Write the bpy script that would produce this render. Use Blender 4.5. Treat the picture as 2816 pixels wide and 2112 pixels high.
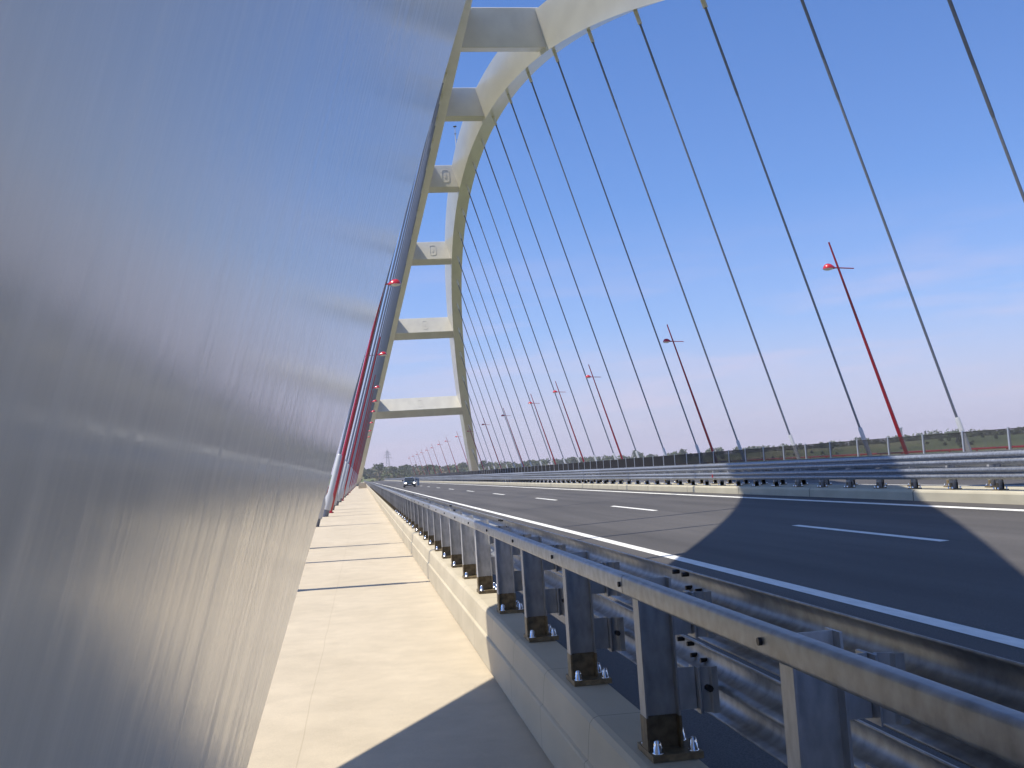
import bpy, math, random
from mathutils import Vector, Matrix
R = math.radians
random.seed(7)
for o in list(bpy.data.objects): bpy.data.objects.remove(o)
sc = bpy.context.scene
col = sc.collection

# ------------------------------------------------------------------ camera
cam_d = bpy.data.cameras.new('camera'); cam = bpy.data.objects.new('camera', cam_d); col.objects.link(cam)
F_ = Vector((0.14620118, 0.98586142, 0.08186864)); R_ = Vector((0.98796922, -0.14129245, -0.06287501)); U_ = R_.cross(F_)
M = Matrix((R_, U_, -F_)).transposed().to_4x4(); M.translation = Vector((0, 0, 1.65)); cam.matrix_world = M
cam_d.sensor_width = 36; cam_d.lens = 2880.77 / 2816 * 36; cam_d.clip_start = .02; cam_d.clip_end = 20000
sc.camera = cam

# ------------------------------------------------------------------ sky, sun, exposure
SUN = Vector((-.53, -.06, 1)).normalized()          # towards the sun
EL = math.asin(SUN.z); AZ = math.atan2(SUN.x, SUN.y)
w = bpy.data.worlds.new('World'); sc.world = w; w.use_nodes = True
nt = w.node_tree; N = nt.nodes; L = nt.links
bg = N['Background']
sky = N.new('ShaderNodeTexSky'); sky.sky_type = 'NISHITA'; sky.sun_disc = False
sky.sun_elevation = EL; sky.sun_rotation = AZ; sky.altitude = 100; sky.air_density = 1.0; sky.dust_density = .6; sky.ozone_density = 2.2
hs = N.new('ShaderNodeMixRGB'); hs.blend_type = 'MULTIPLY'; hs.inputs[0].default_value = 1; hs.inputs[2].default_value = (.635, .92, 1.37, 1)   # the deep summer blue
L.new(sky.outputs[0], hs.inputs[1])
# thin pinkish cloud wisps low in the sky
tc = N.new('ShaderNodeTexCoord'); sep = N.new('ShaderNodeSeparateXYZ'); L.new(tc.outputs['Generated'], sep.inputs[0])
mp = N.new('ShaderNodeMapping'); mp.inputs['Scale'].default_value = (3.0, 3.0, 22.0); L.new(tc.outputs['Generated'], mp.inputs['Vector'])
nz = N.new('ShaderNodeTexNoise'); nz.inputs['Scale'].default_value = 1.6; nz.inputs['Detail'].default_value = 6; nz.inputs['Roughness'].default_value = .55
L.new(mp.outputs[0], nz.inputs['Vector'])
rp = N.new('ShaderNodeValToRGB'); rp.color_ramp.elements[0].position = .50; rp.color_ramp.elements[1].position = .78
L.new(nz.outputs['Fac'], rp.inputs[0])
band = N.new('ShaderNodeValToRGB'); cr = band.color_ramp
cr.elements[0].position = 0.0; cr.elements[0].color = (.35, .35, .35, 1); cr.elements[1].position = .22; cr.elements[1].color = (0, 0, 0, 1)
e = cr.elements.new(.11); e.color = (.42, .42, .42, 1)
L.new(sep.outputs['Z'], band.inputs[0])
mu = N.new('ShaderNodeMath'); mu.operation = 'MULTIPLY'; L.new(rp.outputs[0], mu.inputs[0]); L.new(band.outputs[0], mu.inputs[1])
# hazy air low over the horizon
hz = N.new('ShaderNodeValToRGB'); cr = hz.color_ramp
cr.elements[0].position = 0.0; cr.elements[0].color = (.92, .92, .92, 1); cr.elements[1].position = .5; cr.elements[1].color = (0, 0, 0, 1)
e = cr.elements.new(.06); e.color = (.66, .66, .66, 1)
e = cr.elements.new(.13); e.color = (.24, .24, .24, 1)
e = cr.elements.new(.24); e.color = (.06, .06, .06, 1)
L.new(sep.outputs['Z'], hz.inputs[0])
m1 = N.new('ShaderNodeMixRGB'); m1.inputs[2].default_value = (5.3, 4.8, 6.3, 1)
L.new(hz.outputs[0], m1.inputs[0]); L.new(hs.outputs[0], m1.inputs[1])
m2 = N.new('ShaderNodeMixRGB'); m2.inputs[2].default_value = (6.8, 5.5, 6.4, 1)
L.new(mu.outputs[0], m2.inputs[0]); L.new(m1.outputs[0], m2.inputs[1])
L.new(m2.outputs[0], bg.inputs['Color']); bg.inputs['Strength'].default_value = .1
sd = bpy.data.lights.new('sun', 'SUN'); sd.energy = 4.6; sd.angle = R(.53); sd.color = (1, .93, .79)
sun = bpy.data.objects.new('sun', sd); col.objects.link(sun); sun.rotation_euler = (-SUN).to_track_quat('-Z', 'Y').to_euler()
sc.view_settings.view_transform = 'Standard'; sc.view_settings.look = 'None'; sc.view_settings.exposure = .35; sc.view_settings.gamma = 1

# ------------------------------------------------------------------ helpers
def tag(o, label=None, cat=None, group=None, kind=None):
    if label: o['label'] = label
    if cat: o['category'] = cat
    if group: o['group'] = group
    if kind: o['kind'] = kind
    return o
def empty(name, loc=(0, 0, 0), rz=0):
    o = bpy.data.objects.new(name, None); col.objects.link(o); o.location = loc; o.rotation_euler = (0, 0, rz)
    o.empty_display_size = .2; return o
def dup(o, parent=None):
    c = o.copy(); col.objects.link(c); c.parent = parent
    for ch in list(o.children): dup(ch, c)
    return c
class MB:
    def __init__(s): s.v = []; s.f = []; s.m = []; s.sm = []
    def add(s, vs, fs, mi=0, smooth=False):
        b = len(s.v); s.v += [tuple(p) for p in vs]
        for f in fs: s.f.append(tuple(b + i for i in f)); s.m.append(mi); s.sm.append(smooth)
    def box(s, x0, x1, y0, y1, z0, z1, mi=0, bev=0):
        if bev:
            return s.prism([(x0 + bev, z0), (x1 - bev, z0), (x1, z0 + bev), (x1, z1 - bev), (x1 - bev, z1), (x0 + bev, z1), (x0, z1 - bev), (x0, z0 + bev)], y0, y1, mi)
        s.add([(x0, y0, z0), (x1, y0, z0), (x1, y1, z0), (x0, y1, z0), (x0, y0, z1), (x1, y0, z1), (x1, y1, z1), (x0, y1, z1)],
              [(0, 3, 2, 1), (4, 5, 6, 7), (0, 1, 5, 4), (1, 2, 6, 5), (2, 3, 7, 6), (3, 0, 4, 7)], mi)
    def prism(s, prof, y0, y1, mi=0, smooth=False):          # profile in X,Z (counter-clockwise seen from -Y), swept along Y
        n = len(prof)
        s.add([(x, y0, z) for x, z in prof] + [(x, y1, z) for x, z in prof],
              [tuple(range(n))] + [tuple(range(2 * n - 1, n - 1, -1))], mi)
        s.add([(x, y0, z) for x, z in prof] + [(x, y1, z) for x, z in prof],
              [(i, n + i, n + (i + 1) % n, (i + 1) % n) for i in range(n)], mi, smooth)
    def vprism(s, prof, z0, z1, mi=0):                        # profile in X,Y swept along Z
        n = len(prof)
        s.add([(x, y, z0) for x, y in prof] + [(x, y, z1) for x, y in prof],
              [tuple(range(n - 1, -1, -1)), tuple(range(n, 2 * n))] + [(i, (i + 1) % n, n + (i + 1) % n, n + i) for i in range(n)], mi)
    def tube(s, pts, rad, n=10, mi=0, caps=True, smooth=True):
        pts = [Vector(p) for p in pts]; k = len(pts)
        rad = rad if isinstance(rad, (list, tuple)) else [rad] * k
        vs = []
        for i, p in enumerate(pts):
            t = (pts[min(i + 1, k - 1)] - pts[max(i - 1, 0)]).normalized()
            a = Vector((0, 0, 1)) if abs(t.z) < .9 else Vector((1, 0, 0))
            u = t.cross(a).normalized(); q = t.cross(u)
            for j in range(n):
                an = 2 * math.pi * j / n; vs.append(p + (u * math.cos(an) + q * math.sin(an)) * rad[i])
        fs = [(i * n + j, i * n + (j + 1) % n, (i + 1) * n + (j + 1) % n, (i + 1) * n + j) for i in range(k - 1) for j in range(n)]
        s.add(vs, fs, mi, smooth)
        if caps:
            s.add(vs[:n], [tuple(range(n - 1, -1, -1))], mi); s.add(vs[-n:], [tuple(range(n))], mi)
    def lathe(s, prof, n=12, mi=0, org=(0, 0, 0)):            # profile (r,z)
        vs = [(org[0] + r * math.cos(2 * math.pi * j / n), org[1] + r * math.sin(2 * math.pi * j / n), org[2] + z) for r, z in prof for j in range(n)]
        fs = [(i * n + j, i * n + (j + 1) % n, (i + 1) * n + (j + 1) % n, (i + 1) * n + j) for i in range(len(prof) - 1) for j in range(n)]
        s.add(vs, fs, mi, True)
    def mesh(s, name, mats):
        me = bpy.data.meshes.new(name); me.from_pydata(s.v, [], s.f)
        for m in (mats if isinstance(mats, (list, tuple)) else [mats]): me.materials.append(m)
        me.polygons.foreach_set('material_index', s.m); me.polygons.foreach_set('use_smooth', s.sm); me.update(); return me
    def build(s, name, mats, parent=None, loc=None):
        o = bpy.data.objects.new(name, s.mesh(name, mats)); col.objects.link(o)
        if parent: o.parent = parent
        if loc: o.location = loc
        return o
def link(name, me, parent=None, loc=None):
    o = bpy.data.objects.new(name, me); col.objects.link(o)
    if parent: o.parent = parent
    if loc: o.location = loc
    return o
ORD = ['first', 'second', 'third', 'fourth', 'fifth', 'sixth', 'seventh', 'eighth', 'ninth', 'tenth', 'eleventh', 'twelfth', 'thirteenth',
       'fourteenth', 'fifteenth', 'sixteenth', 'seventeenth', 'eighteenth', 'nineteenth', 'twentieth', 'twenty-first', 'twenty-second', 'twenty-third',
       'twenty-fourth', 'twenty-fifth', 'twenty-sixth']

# ------------------------------------------------------------------ materials
def mat(name, color, rough=.5, metal=0, **k):
    m = bpy.data.materials.new(name); m.use_nodes = True; b = m.node_tree.nodes['Principled BSDF']
    b.inputs['Base Color'].default_value = (*color, 1); b.inputs['Roughness'].default_value = rough; b.inputs['Metallic'].default_value = metal
    for a, v in k.items(): b.inputs[a].default_value = v
    return m
def vary(m, c0, c1, scale=(1, 1, 1), nscale=5, detail=5, bump=0, bscale=None, lo=.35, hi=.65, rough=None):
    nt = m.node_tree; N = nt.nodes; L = nt.links; b = N['Principled BSDF']
    tc = N.new('ShaderNodeTexCoord'); mp = N.new('ShaderNodeMapping'); mp.inputs['Scale'].default_value = scale; L.new(tc.outputs['Object'], mp.inputs[0])
    nz = N.new('ShaderNodeTexNoise'); nz.inputs['Scale'].default_value = nscale; nz.inputs['Detail'].default_value = detail; L.new(mp.outputs[0], nz.inputs['Vector'])
    rp = N.new('ShaderNodeValToRGB'); rp.color_ramp.elements[0].position = lo; rp.color_ramp.elements[1].position = hi
    rp.color_ramp.elements[0].color = (*c0, 1); rp.color_ramp.elements[1].color = (*c1, 1); L.new(nz.outputs['Fac'], rp.inputs[0])
    L.new(rp.outputs[0], b.inputs['Base Color'])
    if rough:
        mr = N.new('ShaderNodeMapRange'); mr.inputs[3].default_value = rough[0]; mr.inputs[4].default_value = rough[1]
        L.new(nz.outputs['Fac'], mr.inputs[0]); L.new(mr.outputs[0], b.inputs['Roughness'])
    if bump:
        n2 = N.new('ShaderNodeTexNoise'); n2.inputs['Scale'].default_value = bscale or nscale * 6; n2.inputs['Detail'].default_value = 4; L.new(tc.outputs['Object'], n2.inputs['Vector'])
        bp = N.new('ShaderNodeBump'); bp.inputs['Strength'].default_value = bump; bp.inputs['Distance'].default_value = .01
        L.new(n2.outputs['Fac'], bp.inputs['Height']); L.new(bp.outputs[0], b.inputs['Normal'])
    return rp.outputs[0], nz, tc, b, nt

# painted steel of the arches: smooth off-white coat, slightly rippled along the plate
PAINT = mat('arch_paint', (.66, .63, .55), .34, 0)
vary(PAINT, (.62, .59, .515), (.69, .66, .575), (1, .25, 1), .6, 4)
PAINT.node_tree.nodes['Principled BSDF'].inputs['Coat Weight'].default_value = .35
PAINT.node_tree.nodes['Principled BSDF'].inputs['Coat Roughness'].default_value = .15
FACE = mat('arch_plate_paint', (.6, .58, .52), .32)
def mk_face(m):
    nt = m.node_tree; N = nt.nodes; L = nt.links; b = N['Principled BSDF']
    b.inputs['Specular IOR Level'].default_value = .4; b.inputs['Coat Weight'].default_value = .85; b.inputs['Coat Roughness'].default_value = .13; b.inputs['Coat IOR'].default_value = 1.5
    tc = N.new('ShaderNodeTexCoord')
    mp = N.new('ShaderNodeMapping'); mp.inputs['Rotation'].default_value = (R(-12), 0, 0); mp.inputs['Scale'].default_value = (1, 13, .5); L.new(tc.outputs['Object'], mp.inputs[0])
    n1 = N.new('ShaderNodeTexNoise'); n1.inputs['Scale'].default_value = 2.8; n1.inputs['Detail'].default_value = 9; n1.inputs['Roughness'].default_value = .66; L.new(mp.outputs[0], n1.inputs['Vector'])
    n2 = N.new('ShaderNodeTexNoise'); n2.inputs['Scale'].default_value = 420; n2.inputs['Detail'].default_value = 2; L.new(tc.outputs['Object'], n2.inputs['Vector'])
    b1 = N.new('ShaderNodeBump'); b1.inputs['Strength'].default_value = .03; b1.inputs['Distance'].default_value = .012; L.new(n1.outputs['Fac'], b1.inputs['Height'])
    b2 = N.new('ShaderNodeBump'); b2.inputs['Strength'].default_value = .05; b2.inputs['Distance'].default_value = .0006; L.new(n2.outputs['Fac'], b2.inputs['Height']); L.new(b1.outputs[0], b2.inputs['Normal'])
    L.new(b2.outputs[0], b.inputs['Normal']); L.new(b2.outputs[0], b.inputs['Coat Normal'])
    rp = N.new('ShaderNodeValToRGB'); rp.color_ramp.elements[0].position = .3; rp.color_ramp.elements[1].position = .7
    rp.color_ramp.elements[0].color = (.71, .63, .49, 1); rp.color_ramp.elements[1].color = (.80, .71, .56, 1); L.new(n1.outputs['Fac'], rp.inputs[0]); L.new(rp.outputs[0], b.inputs['Base Color'])
    mr = N.new('ShaderNodeMapRange'); mr.inputs[1].default_value = .3; mr.inputs[2].default_value = .7; mr.inputs[3].default_value = .04; mr.inputs[4].default_value = .24
    L.new(n1.outputs['Fac'], mr.inputs[0]); L.new(mr.outputs[0], b.inputs['Coat Roughness'])
mk_face(FACE)
CONC = mat('sidewalk_coating', (.5, .44, .34), .85)
vary(CONC, (.475, .405, .30), (.545, .467, .352), (1, .35, 1), .9, 8, .25, 160, .3, .7)
def mk_walk(m):
    nt = m.node_tree; N = nt.nodes; L = nt.links; b = N['Principled BSDF']; src = b.inputs['Base Color'].links[0].from_socket
    tc = N.new('ShaderNodeTexCoord'); sp = N.new('ShaderNodeSeparateXYZ'); L.new(tc.outputs['Object'], sp.inputs[0])
    wv = N.new('ShaderNodeTexNoise'); wv.inputs['Scale'].default_value = .8; L.new(tc.outputs['Object'], wv.inputs['Vector'])
    a1 = N.new('ShaderNodeMath'); a1.operation = 'MULTIPLY_ADD'; a1.inputs[1].default_value = .03; L.new(wv.outputs['Fac'], a1.inputs[0]); L.new(sp.outputs['X'], a1.inputs[2])
    cp = N.new('ShaderNodeMath'); cp.operation = 'COMPARE'; cp.inputs[1].default_value = -.455; cp.inputs[2].default_value = .004; L.new(a1.outputs[0], cp.inputs[0])
    st = N.new('ShaderNodeTexNoise'); st.inputs['Scale'].default_value = 2.4; st.inputs['Detail'].default_value = 9; st.inputs['Roughness'].default_value = .68; L.new(tc.outputs['Object'], st.inputs['Vector'])
    mr = N.new('ShaderNodeMapRange'); mr.inputs[1].default_value = .32; mr.inputs[2].default_value = .68; mr.inputs[3].default_value = .90; mr.inputs[4].default_value = 1.06; L.new(st.outputs['Fac'], mr.inputs[0])
    gr = N.new('ShaderNodeTexNoise'); gr.inputs['Scale'].default_value = 150; gr.inputs['Detail'].default_value = 3; L.new(tc.outputs['Object'], gr.inputs['Vector'])
    mg_ = N.new('ShaderNodeMapRange'); mg_.inputs[1].default_value = .3; mg_.inputs[2].default_value = .7; mg_.inputs[3].default_value = .90; mg_.inputs[4].default_value = 1.08; L.new(gr.outputs['Fac'], mg_.inputs[0])
    m1 = N.new('ShaderNodeMath'); m1.operation = 'MULTIPLY'; L.new(mr.outputs[0], m1.inputs[0]); L.new(mg_.outputs[0], m1.inputs[1])
    x1 = N.new('ShaderNodeMixRGB'); x1.blend_type = 'MULTIPLY'; x1.inputs[0].default_value = 1; L.new(src, x1.inputs[1]); L.new(m1.outputs[0], x1.inputs[2])
    lm = N.new('ShaderNodeMath'); lm.operation = 'MULTIPLY'; lm.inputs[1].default_value = .24; L.new(cp.outputs[0], lm.inputs[0])
    x2 = N.new('ShaderNodeMixRGB'); x2.inputs[2].default_value = (.22, .17, .11, 1); L.new(lm.outputs[0], x2.inputs[0]); L.new(x1.outputs[0], x2.inputs[1])
    L.new(x2.outputs[0], b.inputs['Base Color'])
mk_walk(CONC)
KERB = mat('kerb_concrete', (.5, .45, .35), .85)
def mk_kerb(m, c0, c1, per, wid):
    out, nz, tc, b, nt = vary(m, c0, c1, (1, .5, 1), 2.2, 8, .2, 120, .3, .7)
    N = nt.nodes; L = nt.links
    sp = N.new('ShaderNodeSeparateXYZ'); L.new(tc.outputs['Object'], sp.inputs[0])
    md = N.new('ShaderNodeMath'); md.operation = 'WRAP'; md.inputs[1].default_value = per; md.inputs[2].default_value = 0; L.new(sp.outputs['Y'], md.inputs[0])
    lt = N.new('ShaderNodeMath'); lt.operation = 'LESS_THAN'; lt.inputs[1].default_value = wid; L.new(md.outputs[0], lt.inputs[0])
    mx = N.new('ShaderNodeMixRGB'); mx.inputs[2].default_value = (.16, .145, .115, 1); L.new(lt.outputs[0], mx.inputs[0]); L.new(out, mx.inputs[1]); L.new(mx.outputs[0], b.inputs['Base Color'])
mk_kerb(KERB, (.43, .375, .27), (.52, .455, .335), 1.25, .006)
MKERB = mat('median_concrete', (.45, .41, .33), .85); mk_kerb(MKERB, (.40, .365, .275), (.48, .44, .335), 6.0, .05)
ASPH = mat('asphalt', (.05, .05, .052), .8)
def mk_asph(m):
    out, nz, tc, b, nt = vary(m, (.056, .0515, .049), (.092, .085, .081), (1, .05, 1), 1.3, 7, .6, 200, .3, .7)
    N = nt.nodes; L = nt.links
    n3 = N.new('ShaderNodeTexNoise'); n3.inputs['Scale'].default_value = 95; n3.inputs['Detail'].default_value = 2; L.new(tc.outputs['Object'], n3.inputs['Vector'])
    mr = N.new('ShaderNodeMapRange'); mr.inputs[1].default_value = .3; mr.inputs[2].default_value = .7; mr.inputs[3].default_value = .6; mr.inputs[4].default_value = 1.45; L.new(n3.outputs['Fac'], mr.inputs[0])
    mx = N.new('ShaderNodeMixRGB'); mx.blend_type = 'MULTIPLY'; mx.inputs[0].default_value = 1; L.new(out, mx.inputs[1]); L.new(mr.outputs[0], mx.inputs[2]); L.new(mx.outputs[0], b.inputs['Base Color'])
mk_asph(ASPH)
LINE = mat('road_paint', (.74, .73, .68), .7); vary(LINE, (.66, .65, .60), (.80, .79, .74), (1, .3, 1), 8, 6, .2, 200, .3, .6)
GALV = mat('galvanized_steel', (.4, .42, .46), .4, .6); vary(GALV, (.22, .23, .25), (.42, .435, .465), (1, 1, 1), 17, 5, .05, 60, .3, .7, (.36, .54))
GPOST = mat('galvanized_post', (.4, .42, .45), .5, .3); vary(GPOST, (.30, .305, .32), (.46, .465, .48), (1, 1, .5), 22, 6, .06, 80, .3, .7, (.38, .58))
COAT = mat('post_foot_coating', (.10, .082, .05), .6); vary(COAT, (.11, .083, .045), (.20, .155, .09), (1, 1, 1), 30, 4)
CHROME = mat('nut_steel', (.8, .82, .85), .16, 1.0)
DARK = mat('dark_bolt', (.03, .03, .035), .5, .4)
CABLE = mat('hanger_sheath', (.185, .20, .25), .3, .2, **{'Coat Weight': .6, 'Coat Roughness': .15})
SLEEVE = mat('hanger_sleeve', (.15, .165, .205), .38, .2)
SOCKET = mat('socket_paint', (.48, .49, .51), .35)
RED = mat('red_paint', (.36, .008, .02), .3, 0, **{'Coat Weight': .6, 'Coat Roughness': .08})
REDDOME = mat('red_dome', (.55, .02, .025), .2, 0, **{'Coat Weight': .8, 'Coat Roughness': .05})
GLASSY = mat('lamp_glass', (.75, .75, .72), .25)
MESHM = mat('fence_bar', (.035, .031, .027), .6)
FPOST = mat('fence_post', (.52, .55, .60), .4, .5)

def each_differs(m, lo, hi):                                    # every post and rail length has its own shade of zinc
    nt = m.node_tree; N = nt.nodes; L = nt.links; b = N['Principled BSDF']; src = b.inputs['Base Color'].links[0].from_socket
    oi = N.new('ShaderNodeObjectInfo'); mr = N.new('ShaderNodeMapRange'); mr.inputs[3].default_value = lo; mr.inputs[4].default_value = hi; L.new(oi.outputs['Random'], mr.inputs[0])
    mx = N.new('ShaderNodeMixRGB'); mx.blend_type = 'MULTIPLY'; mx.inputs[0].default_value = 1; L.new(src, mx.inputs[1]); L.new(mr.outputs[0], mx.inputs[2]); L.new(mx.outputs[0], b.inputs['Base Color'])
each_differs(GALV, .85, 1.15); each_differs(GPOST, .8, 1.2); each_differs(COAT, .7, 1.3)
# ------------------------------------------------------------------ bridge arch geometry
XL, XR, T = -1.733, 31.766084, .280399
HW, DEP, YC, RISE, AA = 1.068123, 3.811152, 145.721616, 48.511562, .002174
HY0, HP = 50.906693, 10.842745
def apt(side, wi, di, Y):
    ya = max(Y, 0); g = -1.24 * math.exp(-(ya / 17) ** 2)         # the rib flattens a little towards its near foot
    z = RISE - AA * (Y - YC) ** 2 + g; s = -2 * AA * (Y - YC) - 2 * ya / 289 * g; l = 1 / math.cos(T); sp = s * l; n = math.hypot(1, sp)
    y = Y - di * sp / n; zp = z * l + di / n
    X = (XL if side < 0 else XR) - side * zp * math.sin(T) - side * wi * math.cos(T)
    return (X, y, zp * math.cos(T) - wi * math.sin(T))
def soffit(side, Yt, di):                                       # centre line point of the rib's under/upper side lying at Y = Yt
    a, b = Yt - 8, Yt + 8
    for _ in range(50):
        m = (a + b) / 2
        if apt(side, 0, di, m)[1] < Yt: a = m
        else: b = m
    return Vector(apt(side, 0, di, a))

# ------------------------------------------------------------------ setting
def strip(name, x0, z0, x1, z1, y0, y1, m, thick=.3, ny=1):
    b = MB(); b.prism([(x0, z0 - thick), (x1, z1 - thick), (x1, z1), (x0, z0)], y0, y1); return tag(b.build(name, m), kind='structure')
YB, YE = -25, 640
rz = lambda x: -.1 + .03 * x
strip('sidewalk', -3.7, .035, 1.0, -.035, YB, YE, CONC)
b = MB(); b.prism([(1.0, -.3), (1.30, -.3), (1.30, .43), (1.27, .458), (1.055, .46), (1.03, .452), (1.012, .43), (1.004, .38), (.992, .262), (.978, .255), (.972, .245), (.970, .004), (1.0, -.02)], YB, YE)
tag(b.build('kerb', KERB), kind='structure')
strip('road', 1.30, rz(1.3), 13.25, rz(13.25), YB, YE, ASPH)
b = MB(); b.prism([(13.25, -.1), (14.95, -.1), (14.95, .50), (14.92, .54), (13.31, .56), (13.27, .54), (13.25, .50)], YB, YE)
tag(b.build('median_kerb', MKERB), kind='structure')
strip('road', 14.95, .30, 29.3, -.06, YB, YE, ASPH)
b = MB(); b.prism([(29.3, -.4), (29.62, -.4), (29.62, .44), (29.59, .46), (29.33, .46), (29.3, .43)], YB, YE)
tag(b.build('kerb', MKERB), kind='structure')
strip('sidewalk', 29.62, 0, 33.8, 0, YB, YE, CONC)
b = MB(); b.box(-3.75, 33.85, YB, YE, -3.2, -.45); tag(b.build('bridge_deck', PAINT), kind='structure')
# painted lines: thin sheets 4 mm above the asphalt
def line(xc, wd, y0, y1, zf=rz):
    b = MB(); x0, x1 = xc - wd / 2, xc + wd / 2
    b.add([(x0, y0, zf(x0) + .004), (x1, y0, zf(x1) + .004), (x1, y1, zf(x1) + .004), (x0, y1, zf(x0) + .004)], [(0, 1, 2, 3)])
    return b
ln = line(5.02, .2, YB, YE); tag(ln.build('road_line', LINE), kind='structure')
ln = line(12.42, .24, YB, YE); tag(ln.build('road_line', LINE), kind='structure')
for i, y in enumerate([20.6, 36.5, 52.9, 70.6, 88.7, 107, 125, 143, 161, 179, 197, 215, 233, 251, 269]):
    ln = line(8.72, .16, y - 5.6, y); tag(ln.build('lane_dash', LINE), kind='structure')
rz2 = lambda x: .30 - .025087 * (x - 14.95)
for xc in (15.75, 20.3): tag(line(xc, .2, YB, YE, rz2).build('road_line', LINE), kind='structure')

# ------------------------------------------------------------------ the arch: two ribs, cross beams
arch = tag(empty('bridge_arch', (15, 145, 0)), 'huge off white steel double arch with square cross beams between its leaning ribs', 'bridge arch')
def inarch(o): o.location = (-15, -145, 0); return o
def rib(side):
    b = MB(); Ys = [-9 + 310.4 * i / 620 for i in range(621)]
    ch = .02
    h, d = HW, DEP / 2
    for (w0, d0, w1, d1, mi) in ((h, -d, h, d, 1), (h, d, -h, d, 0), (-h, d, -h, -d, 0), (-h, -d, h, -d, 0)):
        vs = []
        for Y in Ys: vs += [apt(side, w0, d0, Y), apt(side, w1, d1, Y)]
        fs = [(2 * i, 2 * i + 1, 2 * i + 3, 2 * i + 2) for i in range(len(Ys) - 1)]
        if side > 0: fs = [f[::-1] for f in fs]
        b.add(vs, fs, mi, True)
    for Y, rev in ((Ys[0], 0), (Ys[-1], 1)):
        f = (0, 1, 2, 3); b.add([apt(side, h, -d, Y), apt(side, h, d, Y), apt(side, -h, d, Y), apt(side, -h, -d, Y)], [f[::-1] if rev else f])
    return b
inarch(tag(rib(-1).build('arch_rib', [PAINT, FACE], arch), 'near rib whose shiny flat side fills the left of the photo'))
inarch(tag(rib(1).build('arch_rib', [PAINT, PAINT], arch), 'far rib curving across the blue sky'))
# thin flange lip along the near rib's lower corner
b = MB(); vs = []
for i in range(14):
    Y = -2.6 + i * .2; p = [apt(-1, HW + a, -DEP / 2 + c, Y) for a, c in ((.005, -.010), (.005, .004), (-.03, .004), (-.03, -.010))]; vs += p
fs = [(4 * i + j, 4 * i + (j + 1) % 4, 4 * i + 4 + (j + 1) % 4, 4 * i + 4 + j) for i in range(13) for j in range(4)] + [(0, 1, 2, 3), (55, 54, 53, 52)]
b.add(vs, fs); inarch(b.build('flange_lip', PAINT, arch))
beams = [(262.6, 3.5), (228.1, 3.2), (194.8, 2.75), (161.4, 2.65), (127.7, 2.55), (93.6, 2.4), (61.0, 2.4), (30.0, 2.6)]
for k, (Y, wd) in enumerate(beams):
    zc = RISE - AA * (Y - YC) ** 2; s = -2 * AA * (Y - YC) / math.cos(T); n = math.hypot(1, s)
    t = Vector((0, 1, s)) / n; q = Vector((0, -s, 1)) / n
    def P(x, a, c): v = Vector((x, Y, zc)) + t * a + q * c; return (v.x, v.y, v.z)
    dp = DEP / 2 - .12
    xa = XL + zc * math.tan(T) + .3; xb = XR - zc * math.tan(T) - .3
    b = MB(); A = wd / 2
    prof = [(-A, -dp + .04), (-A + .04, -dp), (A - .04, -dp), (A, -dp + .04), (A, dp - .04), (A - .04, dp), (-A + .04, dp), (-A, dp - .04)]
    vs = [P(xa, a, c) for a, c in prof] + [P(xb, a, c) for a, c in prof]
    b.add(vs, [(i, (i + 1) % 8, 8 + (i + 1) % 8, 8 + i) for i in range(8)])
    o = inarch(b.build('cross_beam', PAINT, arch))
    near = -A if s < 0 else -A                                  # face looking at the road below and the camera
    if 0 <= k <= 3:
        b = MB(); xm = 15.3; nn = 8
        def ring(w2, h2, r, off):
            out = []
            for cx, cz, a0 in ((w2 - r, h2 - r, 0), (-w2 + r, h2 - r, 90), (-w2 + r, -h2 + r, 180), (w2 - r, -h2 + r, 270)):
                for i in range(5): an = R(a0 + 22.5 * i); out.append(P(xm + cx + r * math.cos(an), near - off, cz + r * math.sin(an)))
            return out
        o1, o2, i1, i2 = ring(.62, 1.05, .4, -.01), ring(.62, 1.05, .4, .045), ring(.5, .93, .3, -.01), ring(.5, .93, .3, .045)
        m = len(o1); vs = o1 + o2 + i1 + i2
        fs = []
        for i in range(m):
            j = (i + 1) % m; fs += [(i, j, m + j, m + i), (m + i, m + j, 3 * m + j, 3 * m + i), (2 * m + j, 2 * m + i, 3 * m + i, 3 * m + j)]
        b.add(vs, fs)
        c1, c2 = ring(.16, .33, .1, -.01), ring(.16, .33, .1, .04); vs = c1 + c2
        b.add(vs, [(i, (i + 1) % m, m + (i + 1) % m, m + i) for i in range(m)] + [tuple(range(m, 2 * m))])
        b.build('hatch', PAINT, o)
# weather mast on the upper side of the far rib
mp_ = Vector(apt(1, .95, DEP / 2, 152.0)); mast = tag(empty('weather_mast', mp_), 'slim white mast with small sensors standing on top of the far arch rib', 'mast')
b = MB(); b.tube([(0, 0, -.15), (0, 0, 2.1)], .07); b.tube([(0, 0, 2.1), (0, 0, 3.2)], .05); b.build('pole', SOCKET, mast)
b = MB(); b.lathe([(0, 2.02), (.2, 2.16), (.05, 2.2), (0, 2.2)]); b.build('collar', SLEEVE, mast)
b = MB(); b.lathe([(0, 3.2), (.26, 3.22), (.26, 3.32), (0, 3.36)]); b.build('wind_sensor', DARK, mast)
b = MB(); b.tube([(.05, 0, 1.25), (.75, 0, 1.25)], .045); b.tube([(.4, 0, 1.25), (.42, 0, 1.75)], [.07, .015]); b.build('arm', SLEEVE, mast)
b = MB(); b.tube([(.05, 0, .2), (1.05, 0, .2), (1.25, 0, -.3)], .04); b.tube([(.72, 0, 1.2), (1.0, 0, .2)], .03); b.build('brace', SLEEVE, mast)

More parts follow.
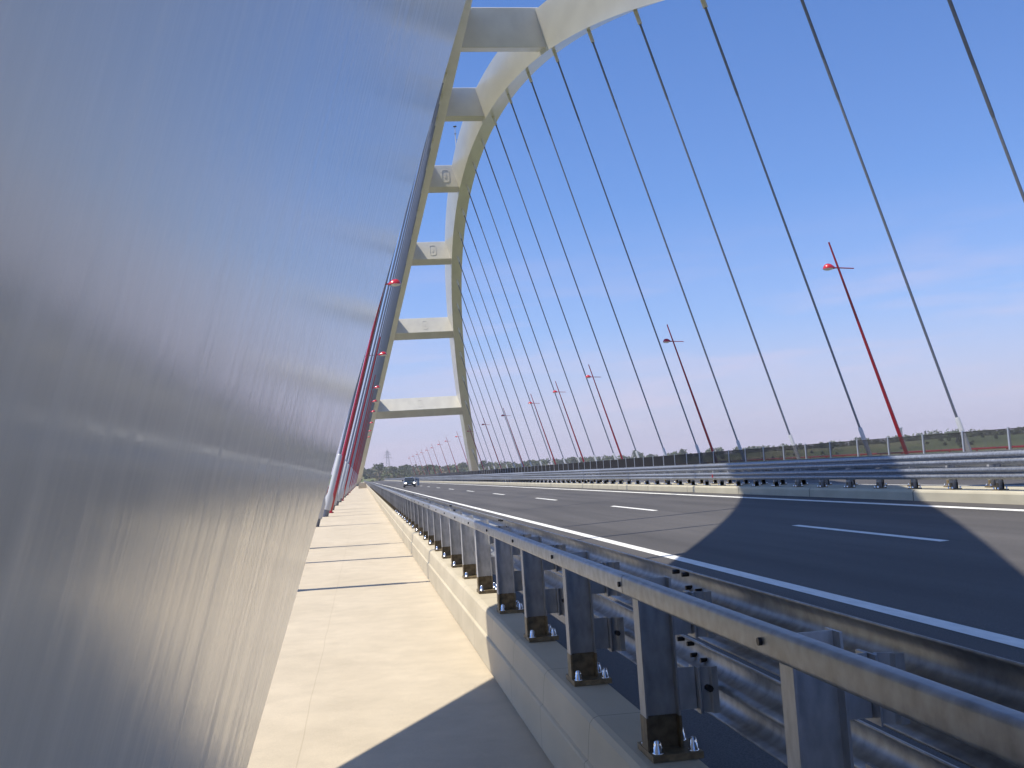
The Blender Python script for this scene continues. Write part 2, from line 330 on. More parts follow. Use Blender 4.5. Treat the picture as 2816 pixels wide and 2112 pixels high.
# ------------------------------------------------------------------ hangers
def hanger(side, k, label, group, dy=0):
    Y = HY0 + HP * k + dy
    top = soffit(side, Y, -DEP / 2); base = Vector(((XL - .10 if side < 0 else XR), Y, 0))
    root = tag(empty('hanger', base), label, 'bridge hanger', group)
    v = top - base; Ln = v.length; u = v / Ln
    if Ln < 4: return
    def at(d): return u * d
    b = MB(); b.tube([at(2.2), at(Ln - 1.0)], .072, 10); b.build('cable', CABLE, root)
    b = MB(); b.tube([at(.62), at(.68)], .12, 12); b.tube([at(.35), at(.9), at(1.15), at(3.0), at(3.06)], [.2, .2, .135, .128, .085], 14); b.build('socket', SOCKET, root)
    b = MB(); b.tube([at(-.05), at(.06)], .25, 14); b.tube([at(.0), at(.35)], .16, 12)
    b.build('base_flange', SLEEVE, root)
    if Ln > 14:
        b = MB(); b.tube([at(Ln - 7.2), at(Ln - 7.0), at(Ln - .9)], [.072, .088, .088], 10); b.build('sleeve', SLEEVE, root)
    b = MB(); p = at(Ln)
    b.tube([at(Ln - 1.15), at(Ln + .3)], .17, 8, smooth=False); b.build('anchor_block', PAINT, root)
for i, k in enumerate(range(-1, 22)):
    hanger(1, k, 'grey steel hanger of the far arch rib, %s from the right photo edge' % ORD[i], 'hangers of the far arch rib')
hanger(-1, -3, 'grey hanger behind the near rib casting the sidewalk shadow nearest the camera', 'hangers of the near arch rib', -1.6)
hanger(-1, -2, 'grey hanger behind the near rib casting the third sidewalk shadow from the camera', 'hangers of the near arch rib', -2.0)
for i, k in enumerate(range(-1, 22)):
    if k == -1: lb = 'grey hanger of the near arch rib with the nearest socket foot on the sidewalk'
    elif k == 0: lb = 'grey hanger with fat white socket just in front of the nearest red left lamp post'
    else: lb = 'grey hanger of the near arch rib, %s along the sidewalk from the camera' % ORD[i]
    hanger(-1, k, lb, 'hangers of the near arch rib')

# ------------------------------------------------------------------ lamp posts
def lamp_proto(side):
    root = empty('street_lamp'); s = side                       # s=+1: leans to -X; head over the road
    k = math.tan(T); lean = lambda z: (-s * k * z, 0, z)
    b = MB(); b.tube([lean(.0), lean(4), lean(8), lean(12.1), lean(13.6)], [.125, .105, .085, .062, .05], 10); b.build('pole', RED, root)
    b = MB(); b.lathe([(0, 0), (.22, 0), (.22, .05), (.15, .07), (.13, .35), (0, .35)], 12); b.build('base_plate', RED, root)
    c = Vector(lean(12.08)); b = MB()
    b.tube([c + Vector((s * .95, 0, -.06)), c, c + Vector((-s * .3, 0, .02)), c + Vector((-s * .42, 0, .02))], [.032, .036, .05, .09], 8); b.build('arm', RED, root)
    b = MB(); hx = c + Vector((-s * .62, 0, -.03)); n = 14
    prof = [(.30, .0), (.295, .06), (.26, .15), (.19, .24), (.10, .285), (0, .295)]
    vs = []
    for r, z in prof:
        for j in range(n):
            a = 2 * math.pi * j / n; x = r * math.cos(a)
            if x * s > 0: x *= 1 + .5 * (1 - z / .295)           # the shell draws out towards its arm
            vs.append((hx.x + x, hx.y + r * math.sin(a), hx.z + z))
    b.add(vs, [(i * n + j, i * n + (j + 1) % n, (i + 1) * n + (j + 1) % n, (i + 1) * n + j) for i in range(len(prof) - 1) for j in range(n)], 0, True)
    hd = b.build('lamp_head', REDDOME, root)
    b = MB(); b.lathe([(0, -.09), (.16, -.08), (.25, -.045), (.285, 0.004)], 14, org=hx); b.build('lamp_glass', GLASSY, hd)
    return root
LY = [HY0 + HP * k for k in (.5, 3.5, 6.5, 8.5, 10.5, 13.55, 16.6, 19.65, 22.75)] + [332.7, 365.6, 402.3, 435.7, 474.6, 512.7, 553.9, 600]
pr = lamp_proto(1); pl = lamp_proto(-1)
for i, y in enumerate(LY):
    o = pr if i == 0 else dup(pr); o.location = (31.25 if i < 9 else 31.0, y, 0)
    tag(o, ('nearest and tallest red lamp post on the far side, with a bright red dome head' if i == 0 else
            'leaning red lamp post on the far side, %s from the right photo edge' % ORD[i]), 'street lamp', 'red lamp posts on the far side')
for i, y in enumerate([HY0 - 2.5 * HP - 1.4] + LY[:13]):
    o = pl if i == 0 else dup(pl); o.location = (XL - .03, y, 0)
    lb = ('red lamp post hidden behind the near arch rib, its shadow crossing the sidewalk' if i == 0 else
          'nearest visible red lamp post among the left hangers, with the largest dome head' if i == 1 else
          'red lamp post among the left hangers, %s dome head from the camera' % ORD[i - 1])
    tag(o, lb, 'street lamp', 'red lamp posts on the near side')

# ------------------------------------------------------------------ guard rails
def wprof(h, dpt, th=.004):
    # two rounded crests with a valley between, lips turned back at top and bottom
    pts = []
    for i in range(33):
        t = i / 32; z = .5 - t
        a = abs(z); c = (a - .255) / .215
        x = max(0, 1 - abs(c) ** 2.6) ** .62 if abs(c) < 1 else 0
        if a > .47: x = .06
        pts.append((x * dpt, z * h))
    return pts + [(xx + th, zz) for xx, zz in reversed(pts)]
def beam_mesh(Ln, h=.285, dpt=.075, sgn=1, bolts=True, pitch=1.556):
    b = MB(); pf = wprof(h, dpt)
    # prism wants counter-clockwise seen from -Y ; profile runs down the back then up the front
    pf = [(sgn * x, z) for x, z in pf]
    if sgn < 0: pf = pf[::-1]
    n = len(pf)
    b.prism(pf, 0, Ln, 0, True)
    b.prism([(x + sgn * .0055, z * 1.0) for x, z in pf], Ln - .02, Ln + .28, 0, True)
    if bolts:
        for y in (Ln + .06, Ln + .2):
            for z in (.43, .16, -.16, -.43):
                xx = .0
                for q, zz in zip([.10, .0, .25, .85, 1.0], [.5, .47, .40, .335, .29]): pass
                xb = (.05 if abs(z) > .4 else .8) * dpt
                b.tube([(sgn * (xb - .018), y, z * h), (sgn * (xb + .014), y, z * h)], .0105, 7, 1)
    return b.mesh('beam', [GALV, DARK])
def hrail_mesh(Ln, pitch, nb):
    b = MB(); r = .015; pts = []
    x0, x1, z0, z1 = 0, .052, 0, .082
    for cx, cz, a0 in ((x1 - r, z1 - r, 0), (x0 + r, z1 - r, 90), (x0 + r, z0 + r, 180), (x1 - r, z0 + r, 270)):
        for i in range(6): pts.append((cx + r * math.cos(R(a0 + 18 * i)), cz + r * math.sin(R(a0 + 18 * i))))
    b.prism(pts, .004, Ln - .004, 0, True)
    for i in range(nb): b.tube([(-.010, pitch * (i + .02), .042), (.01, pitch * (i + .02), .042)], .011, 8, 1)
    return b.mesh('handrail', [GALV, DARK])
def ipost(b, x0, x1, fl, z0, z1, mi=0, y=0, t=.008):
    b.vprism([(x0, y - fl), (x0 + t, y - fl), (x0 + t, y - .003), (x1 - t, y - .003), (x1 - t, y - fl), (x1, y - fl), (x1, y + fl), (x1 - t, y + fl), (x1 - t, y + .003), (x0 + t, y + .003), (x0 + t, y + fl), (x0, y + fl)], z0, z1, mi)
PX0, PX1 = 1.087, 1.232
g = tag(empty('guardrail', (1.15, 0, .46)), 'galvanized guardrail with handrail on the sidewalk kerb, running away from the right foreground', 'guardrail')
def ing(o, x=0, y=0, z=0): o.location = (x - 1.15, y, z - .46); return o
b = MB(); ipost(b, PX0, PX1, .045, .615, 1.17); post_me = b.mesh('post', GPOST)
b = MB(); ipost(b, PX0 - .002, PX1 + .002, .047, .485, .617, 0, 0, .010); coat_me = b.mesh('foot_coating', COAT)
b = MB(); b.box(1.083, 1.292, -.12, .12, .4605, .487); plate_me = b.mesh('base_plate', COAT)
b = MB(); b.lathe([(.023, 0), (.023, .004), (.0185, .005), (.0185, .026), (.0165, .028), (.0165, .038), (.013, .048), (.006, .053), (0, .054)], 8); nut_me = b.mesh('cap_nut', CHROME)
def spacer(zc):
    b = MB()
    b.box(PX1 + .002, 1.315, -.005, .001, zc - .085, zc + .085); b.box(1.309, 1.315, -.004, .05, zc - .086, zc + .086)
    b.box(PX1 + .002, PX1 + .008, -.004, .04, zc - .086, zc + .086)
    pf = [(1.318, -.045), (1.324, -.045), (1.338, -.012), (1.366, -.03), (1.372, -.048), (1.398, -.048), (1.398, -.042), (1.376, -.042), (1.370, -.024), (1.336, -.004), (1.324, -.015), (1.324, .06), (1.318, .06)]
    b.vprism(pf, zc - .10, zc + .085)
    b.tube([(1.36, -.06, zc), (1.36, .0, zc)], .014, 7, 1)
    return b.mesh('spacer_block', [GPOST, DARK])
ZU, ZLw = 1.017, .713
sp_me = [spacer(ZU), spacer(ZLw)]
PYS = [4.26 + 1.556 * i for i in range(-3, 97)]
for i, y in enumerate(PYS):
    p = ing(link('post', post_me, g), 0, y); p.rotation_euler = (random.uniform(-.004, .004), random.uniform(-.003, .003), 0)
    link('foot_coating', coat_me, p); link('base_plate', plate_me, p)
    if i < 45:
        for me in sp_me: link('spacer_block', me, p)
    if i < 25:
        for nx, ny in ((1.115, -.085), (1.262, -.085), (1.262, .085), (1.115, .085)): link('cap_nut', nut_me, p, (nx, ny, .487))
b = MB()
for i in range(97, 390):
    y = 4.26 + 1.556 * i; b.box(PX0, PX1, y - .04, y + .04, .46, 1.17)
ing(tag(b.build('post', GPOST, g), kind='stuff'))
rl = 1.556 * 4; rail_me = hrail_mesh(rl, 1.556, 4); bm_me = beam_mesh(rl)
for i in range(-2, 95): ing(link('handrail', rail_me, g), 1.035, 4.26 + rl * i, 1.110)
for i in range(-1, 48):
    for zc in (ZU, ZLw): ing(link('beam', bm_me, g), 1.400, 4.26 + rl * i + .25, zc)
b = MB()
y = 4.26 + rl * 48 + .25
for zc in (ZU, ZLw): b.prism([(1.400 + x, zc + z) for x, z in wprof(.285, .075)], y, YE)
ing(tag(b.build('beam', GALV, g), kind='stuff'))

def median(x0, sgn, label):
    g = tag(empty('median_guardrail', (x0, 0, .56)), label, 'guardrail')
    def inm(o, x=0, y=0, z=0): o.location = (x, y, z - .56); return o
    b = MB(); ipost(b, -.07, .07, .045, .55, 1.36); pm = b.mesh('post', GPOST)
    b = MB(); ipost(b, -.072, .072, .047, .575, .72, 0, 0, .01); b.box(-.13, .13, -.11, .11, .5505, .58)
    for nx in (-.1, .1):
        for ny in (-.08, .08): b.lathe([(.02, 0), (.02, .03), (.012, .05), (0, .052)], 6, 1, (nx, ny, .58))
    cm = b.mesh('foot', [COAT, CHROME])
    b = MB()
    for zc in (1.265, .94): b.box(*sorted((-sgn * .07, -sgn * .19)), -.03, .03, zc - .08, zc + .08)
    sm = b.mesh('spacer_block', GPOST)
    sp = 1.775
    for i in range(-2, 98):
        p = inm(link('post', pm, g), 0, 21.03 + sp * (i - 8), 0); link('foot', cm, p); link('spacer_block', sm, p)
    b = MB()
    for i in range(98, 350): b.box(-.07, .07, 21.03 + sp * (i - 8) - .045, 21.03 + sp * (i - 8) + .045, .55, 1.36)
    inm(tag(b.build('post', GPOST, g), kind='stuff'))
    Ln = sp * 4; bm = beam_mesh(Ln, .275, .078, -sgn, True)
    for i in range(-1, 49):
        for zc in (1.265, .94): inm(link('beam', bm, g), -sgn * .19, i * Ln + 1.5, zc)
    b = MB()
    for zc in (1.265, .94):
        pf = [(-sgn * (.19 + x), zc + z) for x, z in wprof(.275, .078)]
        b.prism(pf if sgn < 0 else pf[::-1], 49 * Ln + 1.5, YE)
    inm(tag(b.build('beam', GALV, g), kind='stuff'))
    return g
mg = median(13.62, 1, 'galvanized guardrail on the median kerb facing the near empty carriageway')
median(14.58, -1, 'rear galvanized guardrail row on the median kerb, half hidden behind the front row')
# small red reflector on the front median beam
b = MB(); b.add([(0, -.07, -.05), (0, .07, -.05), (0, 0, .07), (.012, -.07, -.05), (.012, .07, -.05), (.012, 0, .07)], [(0, 2, 1), (3, 4, 5), (0, 1, 4, 3), (1, 2, 5, 4), (2, 0, 3, 5)])
o = b.build('reflector', REDDOME, None, (13.62 - .285, 39.0, .94)); tag(o, 'small red triangular reflector on the lower beam of the median guardrail', 'reflector')

# ------------------------------------------------------------------ screen fence and red handrails
fc = tag(empty('screen_fence', (29.45, 0, .46)), 'dark barred screen fence with pale posts on the far kerb behind the median guardrail', 'fence')
FP = 3.72; FY0 = 44.4 - 3 * FP
b = MB(); b.box(-.045, .045, -.05, .05, 0, 1.72); fpm = b.mesh('post', FPOST)
b = MB(); b.box(-.02, .02, .05, FP - .05, 1.63, 1.665); b.box(-.02, .02, .05, FP - .05, .12, .155)
nb = 74
for i in range(nb):
    y = .07 + (FP - .14) * i / (nb - 1); r = .0056
    b.add([(-r, y - r, .155), (r, y - r, .155), (r, y + r, .155), (-r, y + r, .155), (-r, y - r, 1.63), (r, y - r, 1.63), (r, y + r, 1.63), (-r, y + r, 1.63)], [(0, 1, 5, 4), (1, 2, 6, 5), (2, 3, 7, 6), (3, 0, 4, 7)])
fpan = b.mesh('bar_panel', MESHM)
for i in range(100):
    y = FY0 + FP * i; link('post', fpm, fc, (0, y, 0)); link('bar_panel', fpan, fc, (0, y, 0))
b = MB(); y = FY0 + FP * 100; b.box(-.02, .02, y, YE, .1, 1.66); tag(b.build('bar_panel', MESHM, fc), kind='stuff')
def red_rail(x, label, y0):
    r = tag(empty('red_handrail', (x, 0, 0)), label, 'handrail')
    b = MB(); b.tube([(0, y0, 1.22), (0, YE, 1.22)], .055, 10); b.build('top_rail', RED, r)
    b = MB()
    for z in (.85, .5, .18): b.tube([(0, y0, z), (0, YE, z)], .02, 6)
    b.build('lower_rail', RED, r)
    b = MB(); b.box(-.03, .03, -.03, .03, 0, 1.2); pm = b.mesh('post', RED)
    for i in range(100): link('post', pm, r, (0, y0 + 2.7 * (i + .5), 0))
red_rail(33.4, 'red tubular handrail along the far edge of the bridge, seen through the dark screen fence', 25)
red_rail(-3.35, 'red tubular handrail along the near outer edge, glimpsed left of the nearest hanger foot', 20)

# ------------------------------------------------------------------ small things on the deck
b = MB(); b.prism([(-.85, -.0), (.75, 0), (.8, .12), (.62, 1.0), (.5, 1.06), (-.5, 1.06), (-.7, 1.0)], 0, 2.2)
tag(b.build('concrete_block', CONC, None, (.1, 205, .002)), 'pale concrete block at the far end of the sidewalk beside the arch foot', 'concrete block')
# far off roadside cabinet post
cb = tag(empty('roadside_post', (9.05, 172, rz(9.05))), 'slim blue grey post on the road right of the oncoming car', 'post')
BLUEG = mat('blue_grey_panel', (.16, .21, .28), .5)
b = MB(); b.box(-.16, .16, -.12, .12, .0, .95, 0, .02); b.build('body', BLUEG, cb)
b = MB(); b.box(-.2, .2, -.15, .15, .95, 1.15, 0, .03); b.build('cap', BLUEG, cb)

# ------------------------------------------------------------------ oncoming car
CARP = mat('car_paint', (.022, .035, .042), .25, .2, **{'Coat Weight': 1.0, 'Coat Roughness': .05})
CGLASS = mat('car_glass', (.03, .035, .04), .06, 0)
RUB = mat('rubber', (.012, .012, .012), .8)
PLAST = mat('dark_plastic', (.02, .02, .022), .6)
AMB = mat('amber_lens', (.6, .10, .02), .2)
RIM = mat('rim_alloy', (.5, .5, .52), .3, .8)
LIT = mat('lit_headlight', (.9, .9, .85), .3); bb = LIT.node_tree.nodes['Principled BSDF']; bb.inputs['Emission Color'].default_value = (1, .96, .88, 1); bb.inputs['Emission Strength'].default_value = 2.2
PLATE = mat('number_plate', (.75, .75, .72), .5)
car = tag(empty('car', (6.9, 156, rz(6.9))), 'dark hatchback with lit headlights driving towards the camera in the nearer lane', 'car')
# front faces -Y; lofted body sections (y, half width, z bottom, z shoulder, z top of section)
def loft(secs, n=14):
    b = MB(); vs = []
    for (y, hw, z0, z1, tp) in secs:
        prof = [(hw * .86, z0), (hw, z0 + .10), (hw * 1.0, (z0 + z1) / 2), (hw * .97, z1 - .03), (hw * tp, z1)]
        ring = prof + [(-x, z) for x, z in reversed(prof)]
        vs += [(x, y, z) for x, z in ring]
    m = 10
    fs = [(i * m + j, i * m + (j + 1) % m, (i + 1) * m + (j + 1) % m, (i + 1) * m + j) for i in range(len(secs) - 1) for j in range(m)]
    fs += [tuple(range(m - 1, -1, -1)), tuple(range((len(secs) - 1) * m, len(secs) * m))]
    b.add(vs, fs, 0, True); return b
bd = loft([(-1.95, .68, .34, .66, .8), (-1.88, .80, .26, .74, .85), (-1.5, .86, .22, .82, .88), (-.95, .87, .22, .92, .9), (-.4, .88, .2, .95, .92), (.9, .88, .2, .97, .92), (1.6, .86, .22, .98, .92), (1.9, .80, .3, .9, .9)]).build('body', CARP, car)
b = MB(); cs = [(-.98, .74, .91, .72, .93), (-.30, .76, .93, .61, 1.40), (.5, .76, .95, .61, 1.45), (1.3, .74, .95, .6, 1.38), (1.72, .70, .95, .66, .98)]
vs = []
for y, h0, z0, h1, z1 in cs: vs += [(-h0, y, z0), (-h1, y, z1), (h1, y, z1), (h0, y, z0)]
fs = [(4 * i + j, 4 * i + 4 + j, 4 * i + 5 + j, 4 * i + 1 + j) for i in range(4) for j in range(3)]; b.add(vs, fs); b.build('cabin', CARP, car)
b = MB()
b.add([(-.64, -.93, .96), (.64, -.93, .96), (.54, -.335, 1.37), (-.54, -.335, 1.37)], [(0, 1, 2, 3)]); o = b.build('windscreen', CGLASS, car); o.location = (0, -.012, .006)
for s in (-1, 1):
    b = MB(); b.add([(s * .765, -.55, .98), (s * .765, .42, .98), (s * .632, .42, 1.38), (s * .64, -.22, 1.36)], [(0, 1, 2, 3)]); o = b.build('side_window', CGLASS, car); o.location = (s * .012, 0, 0)
    b = MB(); b.add([(s * .765, .5, .98), (s * .75, 1.3, .98), (s * .625, 1.15, 1.36), (s * .632, .5, 1.385)], [(0, 1, 2, 3)]); o = b.build('side_window', CGLASS, car); o.location = (s * .012, 0, 0)
    b = MB(); b.lathe([(0, 0), (.13, .01), (.17, .06), (.17, .12)], 12); h = b.build('headlight', LIT, car); h.location = (s * .60, -1.94, .62); h.rotation_euler = (R(-90), 0, 0); h.scale = (1.1, .75, 1); h.location.y = -1.965
    b = MB(); b.box(-.06, .06, -.02, .04, -.05, .05, 0, .015); b.build('indicator', AMB, car, (s * .74, -1.87, .50))
    b = MB(); b.tube([(s * .84, -.62, .98), (s * .93, -.62, 1.0)], .03, 8); b.box(s * .99 - .09, s * .99 + .09, -.68, -.58, .94, 1.1, 0, .03); b.build('mirror', PLAST, car)
    for yy in (-1.25, 1.25):
        wl = empty('wheel', (s * .76, yy, .31)); wl.parent = car
        b = MB(); b.lathe([(.19, -.09), (.29, -.095), (.31, -.06), (.31, .06), (.29, .095), (.19, .09)], 20); o = b.build('tyre', RUB, wl); o.rotation_euler = (0, R(90), 0)
        b = MB(); b.lathe([(0, .05), (.05, .06), (.12, .03), (.19, .07), (.2, -.07), (0, -.07)], 14); o = b.build('rim', RIM, wl); o.rotation_euler = (0, R(90) * s, 0)
b = MB(); b.box(-.8, .8, -.06, .08, .24, .42, 0, .04); b.build('bumper', PLAST, car, (0, -1.92, 0))
b = MB(); b.box(-.36, .36, -.02, .03, .52, .64, 0, .02); b.build('grille', PLAST, car, (0, -1.95, 0))
b = MB(); b.box(-.26, .26, -.012, .012, .38, .49); b.build('number_plate', PLATE, car, (0, -1.99, 0))

# ------------------------------------------------------------------ land beyond the bridge
def hsh(i, j): 
    h = math.sin(i * 127.1 + j * 311.7) * 43758.5453; return h - math.floor(h)
def vn(x, y):
    i, j = math.floor(x), math.floor(y); u, v = x - i, y - j; u = u * u * (3 - 2 * u); v = v * v * (3 - 2 * v)
    return (hsh(i, j) * (1 - u) + hsh(i + 1, j) * u) * (1 - v) + (hsh(i, j + 1) * (1 - u) + hsh(i + 1, j + 1) * u) * v
def gz(x, y):
    r = math.hypot(x, y); t = min(max((r - 420) / 620, 0), 1); t = t * t * (3 - 2 * t)
    a = math.atan2(x, max(y, 1))                                 # azimuth from the bridge axis
    left = max(0, 1 - max(a, 0) / .12)
    top = 3.6 + 3.6 * left + 1.8 * min(max((a - .32) / .25, 0), 1)
    z = -15 + (15 + top) * t + (vn(x / 170, y / 170) - .5) * 3.5 * t + (vn(x / 45, y / 45) - .5) * 1.2 * t
    if r > 1300: z += (r - 1300) * .0035
    return z
GND = mat('land', (.12, .13, .05), .95)
def mk_land(m):
    nt = m.node_tree; N = nt.nodes; L = nt.links; b = N['Principled BSDF']
    tc = N.new('ShaderNodeTexCoord')
    n1 = N.new('ShaderNodeTexNoise'); n1.inputs['Scale'].default_value = .009; n1.inputs['Detail'].default_value = 7; n1.inputs['Roughness'].default_value = .62; L.new(tc.outputs['Object'], n1.inputs['Vector'])
    rp = N.new('ShaderNodeValToRGB'); cr = rp.color_ramp
    cr.elements[0].position = .34; cr.elements[0].color = (.045, .06, .018, 1); cr.elements[1].position = .68; cr.elements[1].color = (.20, .165, .085, 1)
    e = cr.elements.new(.5); e.color = (.095, .115, .03, 1)
    L.new(n1.outputs['Fac'], rp.inputs[0])
    n2 = N.new('ShaderNodeTexNoise'); n2.inputs['Scale'].default_value = .12; n2.inputs['Detail'].default_value = 8; n2.inputs['Roughness'].default_value = .7; L.new(tc.outputs['Object'], n2.inputs['Vector'])
    mr = N.new('ShaderNodeMapRange'); mr.inputs[1].default_value = .3; mr.inputs[2].default_value = .7; mr.inputs[3].default_value = .55; mr.inputs[4].default_value = 1.5; L.new(n2.outputs['Fac'], mr.inputs[0])
    mx = N.new('ShaderNodeMixRGB'); mx.blend_type = 'MULTIPLY'; mx.inputs[0].default_value = 1; L.new(rp.outputs[0], mx.inputs[1]); L.new(mr.outputs[0], mx.inputs[2]); L.new(mx.outputs[0], b.inputs['Base Color'])
mk_land(GND)
b = MB()
rs = [0, 60, 120, 200, 280, 350] + [400 + 22 * i for i in range(42)] + [1400, 1600, 2000, 2600, 3500, 5000, 8000]
na = 160
vs = [(r * math.sin(2 * math.pi * j / na), r * math.cos(2 * math.pi * j / na), gz(r * math.sin(2 * math.pi * j / na), r * math.cos(2 * math.pi * j / na)) if r < 3000 else gz(3000 * math.sin(2 * math.pi * j / na), 3000 * math.cos(2 * math.pi * j / na))) for r in rs for j in range(na)]
b.add(vs, [(i * na + j, (i + 1) * na + j, (i + 1) * na + (j + 1) % na, i * na + (j + 1) % na) for i in range(len(rs) - 1) for j in range(na)], 0, True)
tag(b.build('terrain', GND), kind='structure')

LEAF = []
for nm, c in (('leaf_dark', (.055, .075, .028)), ('leaf_mid', (.085, .11, .04)), ('leaf_light', (.125, .14, .055)), ('leaf_dry', (.19, .15, .085)), ('leaf_grey', (.12, .13, .08))):
    LEAF.append(mat(nm, c, .8))
BARK = mat('bark', (.09, .07, .05), .9)
def leafquads(b, cx, cy, cz, rx, rz_, n, s, mi_w):
    for _ in range(n):
        while True:
            p = Vector((random.uniform(-1, 1), random.uniform(-1, 1), random.uniform(-1, 1)))
            if .25 < p.length < 1: break
        q = Vector((cx + p.x * rx, cy + p.y * rx, cz + p.z * rz_))
        nrm = Vector((random.gauss(0, 1), random.gauss(0, 1), random.gauss(0, .7) + .6)).normalized()
        u = nrm.orthogonal().normalized(); v = nrm.cross(u); a = random.uniform(0, 6.28)
        u, v = u * math.cos(a) + v * math.sin(a), v * math.cos(a) - u * math.sin(a)
        h = s * random.uniform(.6, 1.3)
        b.add([q - u * h - v * h * .6, q + u * h - v * h * .5, q + u * h * .8 + v * h * .6, q - u * h * .7 + v * h * .7], [(0, 1, 2, 3)], random.choice(mi_w))
# the far wood along the ridge: one mass
b = MB(); rnd = random.Random(3)
def ridge(a0, a1, n, r0, r1, h0, h1, ws):
    for _ in range(n):
        a = rnd.uniform(a0, a1); r = rnd.uniform(r0, r1); x, y = r * math.sin(a), r * math.cos(a)
        if vn(a * 26 + 5, 3.3) < .22: continue
        h = rnd.uniform(h0, h1) * (.65 + .7 * vn(a * 38, 9.1)); wd = h * rnd.uniform(.6, 1.0); z = gz(x, y)
        w_ = rnd.choice(ws)
        leafquads(b, x, y, z + h * .42, wd * .7, h * .6, 70, .75, w_)
A5 = R(34.5)
ridge(-.03, A5, 520, 985, 1100, 3.5, 7.0, [(0, 1, 1), (1, 1, 2), (0, 1, 4), (1, 4, 4), (2, 4, 1)])
ridge(-.03, .16, 260, 820, 990, 3, 6.5, [(0, 1, 1), (1, 4, 3), (1, 1, 2), (3, 3, 4)])
ridge(-.03, .12, 170, 680, 840, 1.5, 3.5, [(3, 3, 4), (3, 1, 4), (1, 2, 3)])
ridge(.2, A5, 60, 760, 1000, 1.2, 2.4, [(1, 1, 2), (0, 1, 2), (2, 1, 4)])
wood = b.build('woodland', LEAF)
tag(wood, 'far scrub and woodland along the low ridge beyond the bridge', 'woodland', kind='stuff')
def tree(name, ratio, r, top, spread, label, ws, shape='round', n=420):
    a = math.atan(ratio); x, y = r * math.sin(a), r * math.cos(a); z = gz(x, y); root = tag(empty(name, (x, y, z)), label, 'tree')
    H = top * y + 1.65 - z
    b = MB(); rn = random.Random(int(ratio * 1e5))
    b.tube([(0, 0, -.3), (.1, 0, H * .3), (-.1, .1, H * .62), (0, 0, H * .85)], [H * .035, H * .026, H * .016, .04], 7)
    for i in range(5):
        an = rn.uniform(0, 6.28); z0 = H * rn.uniform(.28, .55); b.tube([(0, 0, z0), (math.cos(an) * spread * .35, math.sin(an) * spread * .35, z0 + H * .16), (math.cos(an) * spread * .7, math.sin(an) * spread * .7, z0 + H * .27)], [H * .016, H * .01, .03], 5)
    b.build('trunk', BARK, root)
    b = MB()
    for i in range(9):
        an = rn.uniform(0, 6.28); rr = spread * rn.uniform(.1, .72)
        zz = H * (rn.uniform(.42, .86) if shape == 'round' else rn.uniform(.62, .9)); q = H * rn.uniform(.1, .17)
        leafquads(b, math.cos(an) * rr, math.sin(an) * rr, min(zz, H - q), spread * rn.uniform(.28, .45), q, n // 9, .5, ws)
    b.build('crown', LEAF, root)
tree('umbrella_tree', .0164, 820, .0150, 5.0, 'dark flat-crowned tree standing alone above the brown slope left of the pylon', (0, 0, 1), 'flat')
tree('bushy_tree', .0400, 850, .0128, 7.5, 'large bushy green tree just right of the pylon above the oncoming car', (1, 1, 4), n=620)
tree('bushy_tree', .0300, 860, .0118, 4.5, 'smaller bushy tree close left of the large bushy tree by the pylon', (1, 4, 4))
tree('bushy_tree', .0620, 900, .0105, 5.0, 'grey green tree on the ridge left of the far arch rib foot', (1, 1, 4))
tree('bushy_tree', .0960, 930, .0108, 6.0, 'round tree group on the ridge directly left of the far arch rib', (0, 1, 4), n=500)
tree('bushy_tree', .1180, 940, .0112, 6.0, 'round tree on the ridge directly right of the far arch rib foot', (1, 1, 0), n=500)
tree('bushy_tree', .1620, 980, .0094, 6.0, 'low broad tree on the ridge behind the middle hangers', (1, 4, 4))
tree('bushy_tree', .2040, 960, .0098, 5.5, 'grey broad tree on the ridge left of the red post second from the right', (4, 4, 1))
tree('broad_tree', .2680, 900, .0125, 8.0, 'broad dark tree showing sky gaps on the ridge right of the middle of the fence', (0, 0, 1), n=520)
tree('bushy_tree', .3140, 900, .0112, 5.0, 'small dark tree standing a little right of the broad dark tree', (0, 1, 1))
tree('bushy_tree', .3420, 930, .0100, 6.0, 'pale bushy tree just left of the second red lamp post from the right', (1, 4, 2))
tree('bushy_tree', .6050, 880, .0140, 7.0, 'round tree seen above the fence near the right edge of the photo', (0, 1, 1), n=500)
tree('bushy_tree', .5000, 900, .0120, 6.0, 'low tree left of the pale water tower', (1, 4, 4))

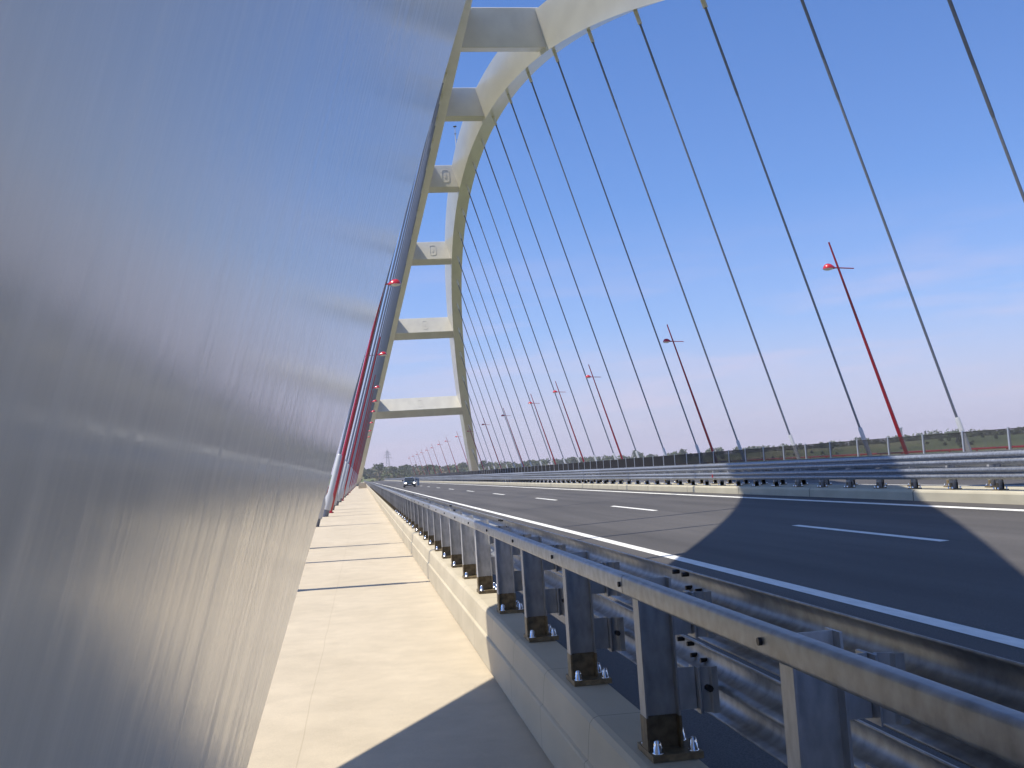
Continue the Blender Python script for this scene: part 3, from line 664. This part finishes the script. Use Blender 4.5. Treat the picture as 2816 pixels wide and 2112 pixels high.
# water tower and pylon far off
wt = tag(empty('water_tower', (1500 * .5435, 1500, gz(815, 1500))), 'pale grey concrete water tower on the far ridge beside the nearest red lamp post', 'water tower')
WT = mat('tower_concrete', (.42, .42, .45), .8); vary(WT, (.38, .38, .42), (.46, .46, .49), (1, 1, .2), .4, 4)
zb = wt.location.z
b = MB(); b.lathe([(4.0, -2), (3.7, 28 - zb + 0), (3.9, 28 - zb), (4.4, 28.6 - zb), (4.4, 29.4 - zb), (0, 29.8 - zb)], 20); b.lathe([(2.6, 0), (2.6, 4)], 10); b.build('shaft', WT, wt)
b = MB(); b.lathe([(4.5, 27.6 - zb), (4.75, 28.0 - zb), (4.75, 29.2 - zb), (4.5, 29.5 - zb)], 20); b.build('tank_rim', WT, wt)
STEEL = mat('pylon_steel', (.26, .27, .30), .6, .3)
py = tag(empty('pylon', (27.6, 1100, gz(27.6, 1100))), 'grey lattice electricity pylon rising behind the bushy trees beyond the road', 'pylon')
H = 31.8 - py.location.z
b = MB(); hb, ht = 2.6, .5
lev = [0, .16, .31, .45, .57, .68, .78, .86, .93]
cor = lambda t, i: Vector(((-1 if i in (0, 3) else 1) * (hb + (ht - hb) * t), (-1 if i < 2 else 1) * (hb + (ht - hb) * t), H * t))
for i in range(4):
    b.tube([cor(0, i), cor(.93, i)], .16, 4)
    for l0, l1 in zip(lev, lev[1:]):
        b.tube([cor(l0, i), cor(l1, (i + 1) % 4)], .08, 4); b.tube([cor(l1, i), cor(l0, (i + 1) % 4)], .08, 4)
b.tube([(0, 0, H * .92), (0, 0, H)], .16, 4); b.build('lattice_tower', STEEL, py)
for z, l in ((H - 9.0, 4.2), (H - 6.0, 3.4), (H - 3.5, 2.6)):
    b = MB()
    for s in (-1, 1):
        b.tube([(0, 0, z + .9), (s * l, 0, z)], .12, 4); b.tube([(0, 0, z), (s * l, 0, z)], .12, 4); b.tube([(s * l, 0, z), (s * l, 0, z - 1.3)], .12, 5)
    b.build('cross_arm', STEEL, py)

# ------------------------------------------------------------------ hazy summer air
HZ = bpy.data.materials.new('haze'); HZ.use_nodes = True; nt = HZ.node_tree; nt.nodes.clear()
ou = nt.nodes.new('ShaderNodeOutputMaterial'); pv = nt.nodes.new('ShaderNodeVolumePrincipled')
pv.inputs['Color'].default_value = (.93, .92, .98, 1); pv.inputs['Density'].default_value = .00022; pv.inputs['Anisotropy'].default_value = .2
nt.links.new(pv.outputs[0], ou.inputs['Volume'])
b = MB(); b.box(-1400, 2600, -400, 2600, -24, 62); tag(b.build('haze', HZ), kind='stuff')
